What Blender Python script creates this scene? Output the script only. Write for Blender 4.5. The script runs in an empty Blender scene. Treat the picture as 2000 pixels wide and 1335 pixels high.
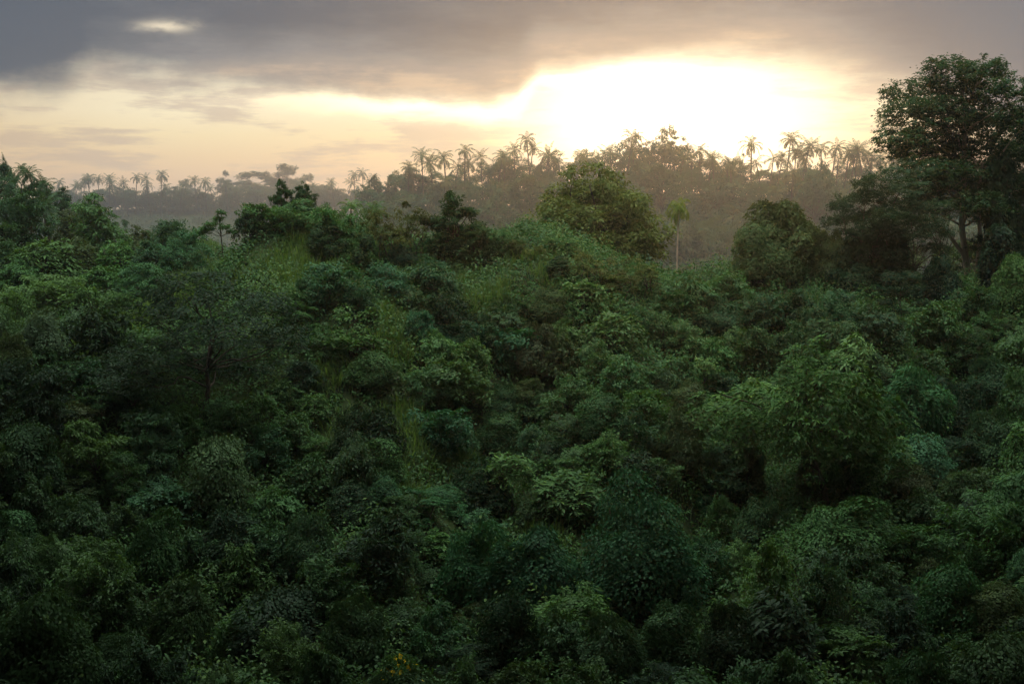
import bpy, math, random
import numpy as np
from math import radians as R

scene = bpy.context.scene
COL = scene.collection
rng = np.random.default_rng(11)
random.seed(5)
F = 2778.0                      # focal length in photo pixels (50 mm lens)
PITCH = math.atan((667.5 - 430.0) / F)
CP, SP = math.cos(PITCH), math.sin(PITCH)

# ------------------------------------------------------------------ geometry of the view
def ray(px, py):
    cx, cy = (px - 1000.0) / F, (667.5 - py) / F
    return np.array([cx, CP + cy * SP, -SP + cy * CP])
def at(px, py, Y):
    d = ray(px, py)
    return d * (Y / d[1])
def pix(x, y, z):
    x, y, z = np.asarray(x, float), np.asarray(y, float), np.asarray(z, float)
    f = y * CP - z * SP
    u = y * SP + z * CP
    return 1000 + F * x / f, 667.5 - F * u / f

# ------------------------------------------------------------------ terrain
_wr = np.random.default_rng(3)
_waves = [(_wr.normal(size=2) * k, _wr.uniform(0, 6.28), a) for k, a in
          [(.10, .55), (.10, .5), (.17, .38), (.17, .38), (.3, .24), (.3, .2), (.5, .12), (.5, .1), (.9, .06), (.9, .06)] for _ in (0, 1)]
def bumps(x, y):
    s = 0
    for k, p, a in _waves:
        s = s + a * np.sin(k[0] * x + k[1] * y + p)
    return s
K = .5                        # size of the near hill against the first sketch of it, in metres
RIDGE = [(-400, 930, 84), (-150, 850, 84), (80, 735, 92), (230, 622, 104), (380, 535, 112), (470, 455, 118), (560, 402, 122), (680, 408, 122),
         (800, 448, 122), (950, 460, 124), (1060, 475, 126), (1200, 502, 128), (1320, 525, 130), (1460, 550, 130),
         (1700, 562, 130), (1900, 552, 131), (2000, 548, 132), (2300, 560, 132)]
RP = np.array([at(a, b, c * K) for a, b, c in RIDGE])
Y3, Y4 = 620., 1150.
H3P = np.array([at(*p) for p in [(560, 520, Y3 + 40), (660, 460, Y3 + 30), (740, 412, Y3 + 10), (900, 394, Y3), (1100, 380, Y3 - 5), (1300, 372, Y3 - 10), (1500, 386, Y3 - 10), (1750, 392, Y3), (2200, 394, Y3), (2900, 400, Y3 + 20)]])
H4P = np.array([at(*p) for p in [(-900, 405, Y4), (0, 408, Y4), (250, 408, Y4), (430, 412, Y4 + 10), (560, 412, Y4 + 10), (760, 408, Y4), (1000, 415, Y4), (2400, 415, Y4)]])
GULLY = []                      # folds in the near hillside: (line of points, depth, width)
def smax(a, b, k):
    return 0.5 * (a + b + np.sqrt((a - b) ** 2 + k * k))
def H(x, y):
    x, y = np.asarray(x, float), np.asarray(y, float)
    yr, zr = np.interp(x, RP[:, 0], RP[:, 1]), np.interp(x, RP[:, 0], RP[:, 2])
    front = zr + (-23.2 * K - zr) * (yr - y) / (yr - 67.0 * K)
    back = zr - (y - yr) * np.interp(x / K, [-30, 0, 10, 60], [.42, .34, .16, .16])
    h1 = 0.5 * (front + back - np.sqrt((front - back) ** 2 + .8))
    c2 = K * np.interp(x / K, [-120, -55, -40, -30], [-2.0, -3.0, -3.6, -4.2]) - .55 * np.maximum(x + 29 * K, 0)
    h2 = c2 - np.where(y < 150 * K, .26 * (150 * K - y), .3 * (y - 150 * K))
    y3, z3 = np.interp(x, H3P[:, 0], H3P[:, 1]), np.interp(x, H3P[:, 0], H3P[:, 2])
    h3 = z3 - np.where(y < y3, .19 * (y3 - y), .12 * (y - y3))
    y4, z4 = np.interp(x, H4P[:, 0], H4P[:, 1]), np.interp(x, H4P[:, 0], H4P[:, 2])
    h4 = z4 - np.where(y < y4, .24 * (y4 - y), .004 * (y - y4))
    floor = np.where(y < 60 * K, -30.0 * K, np.interp(y, [150 * K, 300 * K, 500], [-26 * K, -26 * K, -42]))
    h = smax(smax(smax(h1, h2, .9), smax(h3, h4, 3), 2), floor, 2)
    own = np.where(y < 0, -1.7 - .5 * np.maximum(y, -80), -1.7 - .66 * y)      # the photographer's slope; its unseen rise behind is shaped to block rear sky
    h = np.maximum(h, own)
    for gp, dep, wid in GULLY:
        gxx = np.interp(y, gp[:, 1], gp[:, 0]); f = np.clip((y - gp[0, 1]) / 2 + 1, 0, 1) * np.clip((gp[-1, 1] - y) / 6, 0, 1)
        h = h - dep * f * np.exp(-((x - gxx) / wid) ** 2)
    near = np.clip((y / K - 52) / 20, 0, 1) * np.clip((260 - y / K) / 60, 0.15, 1)
    return h + K * bumps(x / K, y / K) * near + 1.6 * bumps(x * .13, y * .13) * np.clip((y - 200) / 150, 0, 1)
def ground_hit(px, py, y0=55.0 * K):
    d = ray(px, py); d = d / d[1]
    ys = np.arange(y0, 320 * K, .15)
    below = d[2] * ys < H(d[0] * ys, ys)
    i = int(np.argmax(below)) if below.any() else len(ys) - 1
    Y = ys[i]
    return np.array([d[0] * Y, Y, float(H(d[0] * Y, Y))])

GULLY += [(np.array(sorted([ground_hit(*q) for q in pts], key=lambda r: r[1])), dep, wid) for pts, dep, wid in [
    ([(1030, 610), (1015, 760), (930, 950), (880, 1200)], 1.3, 2.0), ([(1880, 640), (1890, 860), (1810, 1100), (1760, 1300)], 1.6, 2.4),
    ([(560, 600), (600, 740), (560, 960), (450, 1250)], 1.2, 2.0), ([(1430, 760), (1440, 900), (1290, 1250)], 1.2, 1.8)]]
# ------------------------------------------------------------------ small helpers
def new_mesh(name, verts, faces, mat=None, tint=None, smooth=False):
    """verts (N,3); faces (M,k) with one k"""
    me = bpy.data.meshes.new(name)
    verts = np.ascontiguousarray(verts, np.float32); faces = np.ascontiguousarray(faces, np.int32)
    k = faces.shape[1]
    me.vertices.add(len(verts)); me.vertices.foreach_set('co', verts.ravel())
    me.loops.add(faces.size); me.loops.foreach_set('vertex_index', faces.ravel())
    me.polygons.add(len(faces)); me.polygons.foreach_set('loop_start', np.arange(0, faces.size, k, dtype=np.int32))
    me.polygons.foreach_set('loop_total', np.full(len(faces), k, np.int32))
    if smooth: me.polygons.foreach_set('use_smooth', np.ones(len(faces), bool))
    if tint is not None:
        a = me.attributes.new('tint', 'FLOAT', 'POINT'); a.data.foreach_set('value', np.ascontiguousarray(tint, np.float32))
    me.update(calc_edges=True)
    if mat: me.materials.append(mat)
    return me
def add(name, data, parent=None, color=None, label=None, cat=None, group=None, kind=None, loc=None):
    o = bpy.data.objects.new(name, data); COL.objects.link(o)
    if parent is not None: o.parent = parent
    if color is not None: o.color = (*color, 1)
    if loc is not None: o.location = loc
    for k, v in (('label', label), ('category', cat), ('group', group), ('kind', kind)):
        if v: o[k] = v
    return o
def norm(v):
    return v / (np.linalg.norm(v, axis=-1, keepdims=True) + 1e-9)

# ------------------------------------------------------------------ materials
def mat_nodes(name):
    m = bpy.data.materials.new(name); m.use_nodes = True
    nt = m.node_tree; nt.nodes.clear()
    return m, nt, nt.nodes.new('ShaderNodeOutputMaterial')
def leaf_material(name, gloss=.008, trans=.22, rough=.42):
    m, nt, out = mat_nodes(name); N, L = nt.nodes.new, nt.links.new
    oi = N('ShaderNodeObjectInfo'); at_ = N('ShaderNodeAttribute'); at_.attribute_name = 'tint'
    mr = N('ShaderNodeMapRange'); mr.inputs[3].default_value = .66; mr.inputs[4].default_value = 1.36
    L(at_.outputs['Fac'], mr.inputs[0])
    sc = N('ShaderNodeVectorMath'); sc.operation = 'SCALE'; L(oi.outputs['Color'], sc.inputs[0]); L(mr.outputs[0], sc.inputs['Scale'])
    ys = N('ShaderNodeMapRange'); ys.inputs[1].default_value = .8; ys.inputs[2].default_value = 1; ys.inputs[4].default_value = .12 if name == 'grass_blade' else .5
    L(at_.outputs['Fac'], ys.inputs[0])
    mx = N('ShaderNodeMix'); mx.data_type = 'RGBA'; mx.blend_type = 'MULTIPLY'; L(ys.outputs[0], mx.inputs[0]); L(sc.outputs[0], mx.inputs[6])
    mx.inputs[7].default_value = (1.5, 1.1, .45, 1)
    di = N('ShaderNodeBsdfDiffuse'); L(mx.outputs[2], di.inputs[0])
    tr = N('ShaderNodeBsdfTranslucent')
    t2 = N('ShaderNodeMix'); t2.data_type = 'RGBA'; t2.blend_type = 'MULTIPLY'; t2.inputs[0].default_value = 1; L(mx.outputs[2], t2.inputs[6]); t2.inputs[7].default_value = (1.4, 1.35, .5, 1)
    L(t2.outputs[2], tr.inputs[0])
    a = N('ShaderNodeMixShader'); a.inputs[0].default_value = trans; L(di.outputs[0], a.inputs[1]); L(tr.outputs[0], a.inputs[2])
    gl = N('ShaderNodeBsdfAnisotropic'); gl.inputs['Roughness'].default_value = rough; gl.inputs[0].default_value = (.8, .9, .85, 1)
    b = N('ShaderNodeMixShader'); b.inputs[0].default_value = gloss; L(a.outputs[0], b.inputs[1]); L(gl.outputs[0], b.inputs[2])
    L(b.outputs[0], out.inputs[0])
    return m
def noise_material(name, c1, c2, scale, rough=.9, bump=.3, stretch=(1, 1, 1)):
    m, nt, out = mat_nodes(name); N, L = nt.nodes.new, nt.links.new
    tc = N('ShaderNodeTexCoord'); mp = N('ShaderNodeMapping'); mp.inputs['Scale'].default_value = stretch; L(tc.outputs['Object'], mp.inputs[0])
    nz = N('ShaderNodeTexNoise'); nz.inputs['Scale'].default_value = scale; nz.inputs['Detail'].default_value = 6; L(mp.outputs[0], nz.inputs[0])
    cr = N('ShaderNodeValToRGB'); cr.color_ramp.elements[0].position = .35; cr.color_ramp.elements[1].position = .68
    cr.color_ramp.elements[0].color = (*c1, 1); cr.color_ramp.elements[1].color = (*c2, 1); L(nz.outputs[0], cr.inputs[0])
    bs = N('ShaderNodeBsdfDiffuse'); L(cr.outputs[0], bs.inputs[0])
    bp = N('ShaderNodeBump'); bp.inputs['Strength'].default_value = bump; L(nz.outputs[0], bp.inputs['Height']); L(bp.outputs[0], bs.inputs['Normal'])
    L(bs.outputs[0], out.inputs[0])
    return m
M_LEAF = leaf_material('leaf')
M_VINE = leaf_material('vine_leaf', gloss=.005, trans=.18, rough=.42)
M_FROND = leaf_material('frond', gloss=.012, trans=.25)
M_GRASS = leaf_material('grass_blade', gloss=.006, trans=.35)
M_BARK = noise_material('bark', (.03, .026, .021), (.085, .072, .058), 3.0, stretch=(3, 3, .6))
M_PALE = noise_material('pale_bark', (.24, .20, .16), (.46, .39, .31), 2.5, stretch=(3, 3, .5))
M_GROUND = noise_material('undergrowth', (.012, .018, .009), (.035, .055, .02), .55)

# ------------------------------------------------------------------ leaf and wood builders
class Leaves:
    def __init__(s): s.v = []; s.t = []
    def kites(s, p, a, n, length, width, tint, droop=0.0):
        """one kite quad per leaf: p base (N,3), a axis, n normal"""
        a = norm(a); sd = norm(np.cross(n, a)); L_ = length[:, None]; W = width[:, None]
        mid = p + a * L_ * .42
        q = np.stack([p, mid + sd * W * .5, p + a * L_ - np.array([0, 0, 1.]) * droop * L_, mid - sd * W * .5], 1)
        s.v.append(q.reshape(-1, 3)); s.t.append(np.repeat(tint, 4))
    def blades(s, p, a, length, width, tint, bend, seg=2):
        """arching strap leaves of seg quads, bending down along their length"""
        a = norm(a); sd = norm(np.cross(np.array([0, 0, 1.]), a) + 1e-6)
        prof = np.array([.35, 1, .08]) if seg == 2 else np.array([.35, .9, 1, .08])
        us = np.linspace(0, 1, seg + 1)
        rows = []
        for u, w in zip(us, prof):
            c = p + a * (length * u)[:, None] - np.array([0, 0, 1.]) * (bend * length * u * u)[:, None]
            rows.append((c - sd * (width * w * .5)[:, None], c + sd * (width * w * .5)[:, None]))
        for i in range(seg):
            q = np.stack([rows[i][0], rows[i][1], rows[i + 1][1], rows[i + 1][0]], 1)
            s.v.append(q.reshape(-1, 3)); s.t.append(np.repeat(tint, 4))
    def arrays(s):
        return np.concatenate(s.v), np.concatenate(s.t)
    def mesh(s, name, mat):
        v, t = s.arrays()
        return new_mesh(name, v, np.arange(len(v)).reshape(-1, 4), mat, t)
class Wood:
    def __init__(s): s.v = []; s.f = []; s.n = 0
    def tube(s, pts, r0, r1, sides=6):
        pts = np.asarray(pts, float); n = len(pts)
        d = norm(np.gradient(pts, axis=0)); up = np.array([0.3, .9, .2])
        a = norm(np.cross(d, up)); b = np.cross(d, a)
        rad = np.linspace(r0, r1, n)[:, None, None] if np.isscalar(r0) else np.asarray(r0)[:, None, None]
        th = np.linspace(0, 2 * np.pi, sides, endpoint=False)
        ring = pts[:, None] + rad * (np.cos(th)[None, :, None] * a[:, None] + np.sin(th)[None, :, None] * b[:, None])
        s.v.append(ring.reshape(-1, 3))
        for i in range(n - 1):
            for j in range(sides):
                k = (j + 1) % sides
                s.f.append((s.n + i * sides + j, s.n + i * sides + k, s.n + (i + 1) * sides + k, s.n + (i + 1) * sides + j))
        s.n += n * sides
    def limb(s, p0, p1, r0, r1, sag=.15, g=None, n=6):
        g = g or rng
        u = np.linspace(0, 1, n)[:, None]; p0, p1 = np.asarray(p0, float), np.asarray(p1, float)
        ln = np.linalg.norm(p1 - p0)
        off = g.normal(size=3) * ln * .09; off2 = g.normal(size=3) * ln * .05
        pts = p0 + (p1 - p0) * u + off * np.sin(u * np.pi) + off2 * np.sin(u * 2 * np.pi)
        pts[:, 2] += (sag * ln * np.sin(u * np.pi))[:, 0]
        s.tube(pts, r0, r1)
        return pts
    def mesh(s, name, mat):
        return new_mesh(name, np.concatenate(s.v), np.array(s.f), mat, smooth=True)

def dirs(n, g, up=.0, flat=1.0):
    d = g.normal(size=(n, 3)); d[:, 2] = d[:, 2] * flat + up
    return norm(d)
def cluster_leaves(lv, g, centres, radii, per, length, width, upbias=.35, squash=.7, droop=.25, shell=.55):
    """leaf-sized faces through the upper volume of each clump"""
    n = len(centres) * per
    c = np.repeat(centres, per, 0); r = np.repeat(radii, per)
    d = dirs(n, g, upbias)
    rr = r * (shell + (1 - shell) * g.random(n)) 
    p = c + d * rr[:, None] * np.array([1, 1, squash])
    a = d * np.array([1, 1, .35]) + g.normal(size=(n, 3)) * .45; a[:, 2] -= .25
    nn = np.array([0, 0, 1.]) * .9 + d * .65 + g.normal(size=(n, 3)) * .18
    ct = np.repeat(g.random(len(centres)), per)
    lv.kites(p, a, nn, length * g.uniform(.65, 1.3, n), width * g.uniform(.7, 1.25, n), np.clip(.55 * g.random(n) + .45 * ct, 0, 1), droop)

def lobes_on_dome(g, n, W, Ht, z0, jitter=.12, low=.0):
    """lobe centres over a dome of width W, from z0 to Ht, a few inside"""
    i = np.arange(n); ph = i * 2.39996 + g.uniform(0, 6)
    zz = np.clip(low + (1 - low) * (1 - (i + .5) / n) , 0, 1)
    rad = np.sqrt(np.clip(1 - zz ** 2, 0, 1))
    p = np.stack([np.cos(ph) * rad * W / 2, np.sin(ph) * rad * W / 2, z0 + zz * (Ht - z0)], 1)
    return p * (1 + g.normal(size=(n, 1)) * jitter) + g.normal(size=(n, 3)) * W * .03

PROTO = {}                                   # kind -> list of (crown mesh, trunk mesh, width, height)
def warp(v, W, Ht, g, amt=1.0):
    """uneven growth: sway whole parts of a plant sideways and up, nothing at its foot"""
    q = v.copy(); f = np.clip(v[:, 2] / Ht, 0, 1)
    for k, a in ((1.0, .085), (1.9, .05), (3.3, .022)):
        for ax in (0, 1, 2):
            d = g.normal(size=3); d = d / np.linalg.norm(d) * k * 5.2 / W
            q[:, ax] += amt * (a if ax < 2 else a * .8) * W * np.sin(v @ d + g.uniform(0, 6.28)) * f
    return q
def finish(kind, lv, wd, mat=M_LEAF, bark=M_BARK, names=('crown', 'trunk'), grow=1.0):
    v, t = lv.arrays()
    if grow:
        sd = int(abs(v[:50]).sum() * 1e3) % 99991; ext = np.percentile(np.abs(v[:, :2]), 97) * 2; hh = np.percentile(v[:, 2], 99)
        v = warp(v, ext, hh, np.random.default_rng(sd), grow); wd.v = [warp(np.concatenate(wd.v), ext, hh, np.random.default_rng(sd), grow)]
    w = (np.percentile(np.abs(v[:, 0]), 97) + np.percentile(np.abs(v[:, 1]), 97)); h = np.percentile(v[:, 2], 99.5)
    cm = new_mesh(names[0], v, np.arange(len(v)).reshape(-1, 4), mat, t)
    PROTO.setdefault(kind, []).append((cm, wd.mesh(names[1], bark), w, h, names))

def make_broadleaf(kind, seed, W, Ht, nl, sub, per, leaf, z0=.25, trunk_r=.12, upbias=.4, squash=.75, low=.0, names=('foliage', 'stem'), bark=M_BARK, lobe_r=.24, lw=.58, stems=1, grow=1.0, twigs=1.0):
    g = np.random.default_rng(seed); lv = Leaves(); wd = Wood()
    L = lobes_on_dome(g, nl, W * .74, Ht * .86, Ht * z0, low=low)
    R_ = W * lobe_r * g.uniform(.7, 1.2, nl)
    cs, rs = [], []
    for c, r in zip(L, R_):
        d = dirs(sub, g, .35)
        cs.append(c + d * (r * g.uniform(.55, 1.0, sub))[:, None] * np.array([1, 1, squash])); rs.append(r * g.uniform(.3, .5, sub))
    m = int(max(6, nl) * twigs)                                                   # twigs that stand out of the outline
    o = dirs(m, g, .5) * np.array([W * .5, W * .5, Ht * .62]) * g.uniform(.85, 1.12, (m, 1)) + np.array([0, 0, Ht * .34])
    cs.append(o); rs.append(W * g.uniform(.04, .075, m))
    cs, rs = np.concatenate(cs), np.concatenate(rs)
    k = cs[:, 2] > .05 * Ht
    cluster_leaves(lv, g, cs[k], rs[k], per, leaf, leaf * lw, upbias, squash, shell=.35)
    for si in range(stems):
        b0 = np.array([g.normal() * .12 * W * (stems > 1), g.normal() * .12 * W * (stems > 1), -.5])
        top = np.array([b0[0] * 1.6, b0[1] * 1.6, Ht * max(z0, .3)])
        pts = wd.limb(b0, top, trunk_r * 1.2, trunk_r * .8, .0, g)
        for c in L[si::stems]:
            wd.limb(pts[-1 - (g.random() < .4)], c, trunk_r * .55, trunk_r * .15, .06, g)
    finish(kind, lv, wd, bark=bark, names=names, grow=grow)

def make_rosette(kind, seed, W, Ht, nr, leaf, z0=.3, trunk_r=.1, names=('foliage', 'stem'), lobes=0, under=14):
    """whorls of long strap-like leaves at the twig ends, over a thinner leafy underside"""
    g = np.random.default_rng(seed); lv = Leaves(); wd = Wood()
    C = lobes_on_dome(g, nr, W * .86, Ht * .9, Ht * z0, jitter=.08)
    if lobes:                                              # twig ends gathered on several rounded boughs
        B = lobes_on_dome(g, lobes, W * .7, Ht * .84, Ht * z0, jitter=.14); br = W * g.uniform(.11, .2, lobes)
        k = g.choice(lobes, nr, p=br ** 2 / (br ** 2).sum()); C = B[k] + dirs(nr, g, .55) * br[k][:, None] * np.array([1, 1, .7])
    for c in C:
        n = g.integers(9, 14)
        ax = norm(np.array([c[0] / W, c[1] / W, .9]) + g.normal(size=3) * .15)
        th = np.arange(n) * 2.39996 + g.uniform(0, 6)
        el = g.uniform(.15, 1.1, n)
        e1 = norm(np.cross(ax, np.array([.3, 1, .1]))); e2 = np.cross(ax, e1)
        a = (np.cos(th)[:, None] * e1 + np.sin(th)[:, None] * e2) * np.cos(el)[:, None] + ax * np.sin(el)[:, None]
        ln = leaf * g.uniform(.7, 1.2, n)
        lv.blades(np.repeat(c[None], n, 0), a, ln, ln * g.uniform(.24, .32), np.clip(g.normal(.55, .2, n) + g.normal() * .12, 0, 1), g.uniform(.25, .6, n), 3)
    cluster_leaves(lv, g, C - np.array([0, 0, .12 * Ht]), np.full(nr, leaf * .9), under, leaf * .55, leaf * .26, .1, .8)
    top = np.array([0, 0, Ht * z0])
    pts = wd.limb((g.normal() * .1, g.normal() * .1, -.5), top, trunk_r * 1.2, trunk_r * .8, 0, g)
    for c in C[::max(1, nr // 22)]: wd.limb(pts[-1], c, trunk_r * .5, trunk_r * .15, .05, g)
    finish(kind, lv, wd, names=names)

def make_vine(kind, seed, W, Ht, n, leaf, col=1.0, lobes=7, names=('foliage', 'stem')):
    """a shrub smothered by creepers: leaves hang like scales over a lumpy, draped surface"""
    g = np.random.default_rng(seed); lv = Leaves(); wd = Wood()
    ph = g.uniform(0, 6.28, 6); kk = g.integers(2, 6, 6)
    lc = lobes_on_dome(g, lobes, W * .66, Ht * .82, Ht * .1, jitter=.16); lr = W * g.uniform(.12, .27, lobes)
    i = g.choice(lobes, n, p=lr ** 2 / (lr ** 2).sum()); d = dirs(n, g, .25, .9)
    p = lc[i] + d * lr[i][:, None] * np.array([1, 1, .95 * col])
    drape = g.random(n) ** 2 * .22 * Ht * (d[:, 2] < .35)                         # some strands trail below their lobe
    strand = np.sin(np.arctan2(p[:, 1], p[:, 0]) * 17 + ph[0]) > .1
    p[:, 2] -= drape * strand
    inner = g.random(n) < .3
    p = np.where(inner[:, None], lc[i] + (p - lc[i]) * g.uniform(.75, .95, (n, 1)), p)
    p += g.normal(size=(n, 3)) * leaf * .35
    k = p[:, 2] > .0; p, d = p[k], d[k]; n = len(p)
    a = d * np.array([.7, .7, .1]) + np.array([0, 0, -.75]) + g.normal(size=(n, 3)) * .35
    nn = d + np.array([0, 0, .6]) + g.normal(size=(n, 3)) * .2
    ct = np.sin(p[:, 0] * 2.1 + ph[1]) * np.sin(p[:, 1] * 2.3 + ph[2]) * np.sin(p[:, 2] * 2.7 + ph[3])
    lv.kites(p, a, nn, leaf * g.uniform(.65, 1.3, n), leaf * g.uniform(.6, 1.0, n), np.clip(.42 + .3 * ct + g.normal(size=n) * .2, 0, 1), .1)
    m = n // 5                                                                      # upright young shoots on top
    j = g.integers(0, n, m); q = p[j] + np.array([0, 0, leaf * .5])
    lv.kites(q, d[j] * .5 + np.array([0, 0, .4]) + g.normal(size=(m, 3)) * .5, dirs(m, g, .6), leaf * g.uniform(.5, 1, m), leaf * g.uniform(.3, .5, m), g.uniform(.3, 1, m), .2)
    for _ in range(26):                                                            # trailing strands
        j = g.integers(0, n); m2 = g.integers(14, 34); s0 = p[j] + d[j] * leaf * .5
        if s0[2] < .3 * Ht: continue
        ln = min(s0[2] * .9, g.uniform(.15, .5) * Ht); u = np.sort(g.random(m2))
        q = s0 + np.stack([.04 * W * np.sin(u * 5 + j), .04 * W * np.cos(u * 4 + j), -u * ln], 1) + g.normal(size=(m2, 3)) * leaf * .25
        lv.kites(q, g.normal(size=(m2, 3)) * .5 + np.array([0, 0, -.8]), d[j] + np.array([0, 0, .3]) + g.normal(size=(m2, 3)) * .4, leaf * g.uniform(.5, .9, m2), leaf * g.uniform(.4, .7, m2), g.uniform(.2, .7, m2), .1)
    pts = wd.limb((0, 0, -.5), (g.normal() * .2, g.normal() * .2, Ht * .5), W * .035, W * .025, 0, g)
    for c in lc: wd.limb(pts[-2], c, W * .018, W * .006, .05, g)
    finish(kind, lv, wd, M_VINE, names=names, grow=.4 if kind in ('great', 'column') else 1.0)

def make_feathery(kind, seed, lobes, lobe_r, sprays, nleaf, leaf, trunk_pts, trunk_r, names=('crown', 'trunk'), bark=M_BARK, flat=.5, stems=()):
    """airy tree: sprays of fine leaflets held in flattened layers on the limbs"""
    g = np.random.default_rng(seed); lv = Leaves(); wd = Wood()
    lobes = np.asarray(lobes, float)
    tp = np.asarray(trunk_pts, float); wd.tube(tp, np.linspace(trunk_r, trunk_r * .45, len(tp)), 0, 8)
    for st in stems: wd.tube(st, np.linspace(trunk_r * .75, trunk_r * .3, len(st)), 0, 8)
    for c, r in zip(lobes, lobe_r):
        ns = int(sprays * (r / np.mean(lobe_r)) ** 2)
        d = dirs(ns, g, .3)
        o = c + d * (r * g.uniform(.35, 1.05, ns))[:, None] * np.array([1, 1, flat])
        az = np.arctan2(d[:, 1], d[:, 0]) + g.normal(size=ns) * .7
        ax = np.stack([np.cos(az), np.sin(az), g.normal(size=ns) * .22 - .08], 1)
        sl = g.uniform(.7, 1.5, ns) * r * .34
        tt = g.random(ns)
        u = g.random((ns, nleaf)); side = np.sign(g.normal(size=(ns, nleaf)))
        base = o[:, None] + ax[:, None] * (u * sl[:, None])[..., None]
        sd = norm(np.cross(ax, np.array([0, 0, 1.])))
        la = ax[:, None] * .6 + sd[:, None] * side[..., None] + g.normal(size=(ns, nleaf, 3)) * .3
        base = base + g.normal(size=base.shape) * leaf * np.array([.5, .5, .35])
        nn = np.array([0, 0, 1.]) + g.normal(size=(ns * nleaf, 3)) * .45
        n = ns * nleaf
        lv.kites(base.reshape(-1, 3), la.reshape(-1, 3), nn, leaf * g.uniform(.7, 1.3, n), leaf * g.uniform(.35, .6, n), np.clip(np.repeat(tt, nleaf) * .5 + g.random(n) * .5, 0, 1), .25)
        j = int(np.argmin(np.linalg.norm(tp - c * np.array([1, 1, .8]), axis=1) + np.where(tp[:, 2] > c[2], 3, 0)))
        b = wd.limb(tp[j], c - np.array([0, 0, r * flat * .3]), trunk_r * .34, trunk_r * .1, .05, g)
        for _ in range(3): wd.limb(b[-2], c + dirs(1, g, .2)[0] * r * .7 * np.array([1, 1, flat]), trunk_r * .1, trunk_r * .03, .05, g)
    finish(kind, lv, wd, names=names, bark=bark, grow=dict(giant=0, sapling=0, bank=.35).get(kind, 1))

def make_palm(kind, seed, height, frond, nf, trunk_r, nleaf=15, droop=.8, lean=.08, emin=-.7, names=('crown', 'trunk'), bark=M_BARK, leaflet=.2, hang=.5, emax=1.35, mat=M_FROND):
    g = np.random.default_rng(seed); lv = Leaves(); wd = Wood()
    u = np.linspace(0, 1, 8); la = g.uniform(0, 6.28)
    bend = lean * height
    pts = np.stack([np.cos(la) * bend * u ** 2, np.sin(la) * bend * u ** 2, u * (height + .6) - .6], 1)
    wd.tube(pts, np.linspace(trunk_r * 1.35, trunk_r * .8, 8), 0, 7)
    top = pts[-1]
    az = np.arange(nf) * 2.39996 + g.normal(size=nf) * .2
    el = emax - (emax - emin) * (np.arange(nf) / nf) ** .85 + g.normal(size=nf) * .1
    ss = np.linspace(0, 1, 9)
    for i in range(nf):
        L_ = frond * g.uniform(.82, 1.1); e = el[i]; p = top.copy(); P = [p.copy()]; T = []
        for s in range(8):
            d = np.array([np.cos(az[i]) * np.cos(e), np.sin(az[i]) * np.cos(e), np.sin(e)])
            T.append(d); p = p + d * L_ / 8; P.append(p.copy()); e -= droop * (.10 + .045 * s) * (1.0 if e > -1.3 else .1)
        P = np.array(P); T = np.array(T + [T[-1]])
        q = np.linspace(.12, 1, nleaf); bx = np.stack([np.interp(q, ss, P[:, k]) for k in range(3)], 1); tx = norm(np.stack([np.interp(q, ss, T[:, k]) for k in range(3)], 1))
        tw = g.normal() * .25
        sd = norm(np.cross(tx, np.array([np.sin(tw), 0, np.cos(tw)])) + 1e-6)
        ll = leaflet * frond * (np.sin(np.clip(q, 0, 1) * 2.55 + .35) * .8 + .25)
        for sg in (-1, 1):
            a = sd * sg + tx * .55 + np.array([0, 0, -hang]) + g.normal(size=(nleaf, 3)) * .14
            nn = np.cross(a, tx) * sg
            lv.kites(bx, a, nn, ll * g.uniform(.85, 1.15, nleaf), np.full(nleaf, frond * .042), np.clip(g.normal(.45, .2, nleaf), 0, 1), .12)
        w = frond * .012                                                            # midrib
        for s in range(8):
            s0 = norm(np.cross(T[s], [0, 0, 1.]) + 1e-6)
            lv.v.append(np.array([P[s] - s0 * w, P[s] + s0 * w, P[s + 1] + s0 * w, P[s + 1] - s0 * w])); lv.t.append(np.full(4, .7))
    v, t = lv.arrays()
    cm = new_mesh(names[0], v, np.arange(len(v)).reshape(-1, 4), mat, t)
    PROTO.setdefault(kind, []).append((cm, wd.mesh(names[1], bark), 2 * frond * .85, v[:, 2].max(), names))
#@PROTOS
# ------------------------------------------------------------------ the plant library (every kind in a few shapes)
for s in range(4):
    make_broadleaf('leafy', 100 + s, 4.6, 3.4, 15, 10, 34, .26, z0=.08, trunk_r=.07, names=('foliage', 'stem'))
for s in range(3):
    make_broadleaf('fine', 120 + s, 4.6, 3.2, 17, 12, 48, .17, z0=.06, trunk_r=.06, names=('foliage', 'stem'), lobe_r=.21)
for s in range(3):
    make_broadleaf('tiered', 130 + s, 5.0, 4.6, 14, 10, 34, .3, z0=.2, trunk_r=.09, squash=.42, names=('crown', 'trunk'), lobe_r=.2, lw=.45)
for s in range(3):
    make_broadleaf('open', 140 + s, 3.6, 4.4, 14, 6, 26, .2, z0=.34, trunk_r=.06, names=('crown', 'trunk'), lobe_r=.17, stems=3)
for s in range(3):
    make_rosette('rosette', 150 + s, 4.8, 3.4, 120, .52, z0=.12)
make_rosette('broad', 165, 9.0, 6.6, 620, .36, z0=.5, trunk_r=.2, names=('crown', 'trunk'), under=20, lobes=20)
make_rosette('whorl', 160, 2.6, 3.9, 44, .42, z0=.62, trunk_r=.07, names=('crown', 'trunk'))
make_rosette('whorl', 161, 2.6, 2.6, 40, .42, z0=.5, trunk_r=.07, names=('crown', 'trunk'))
for s in range(5):
    make_vine('creeper', 170 + s, 5.0, 4.2, 15000, .19, names=('foliage', 'stem'), lobes=[16, 22, 19, 26, 30][s])
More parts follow.
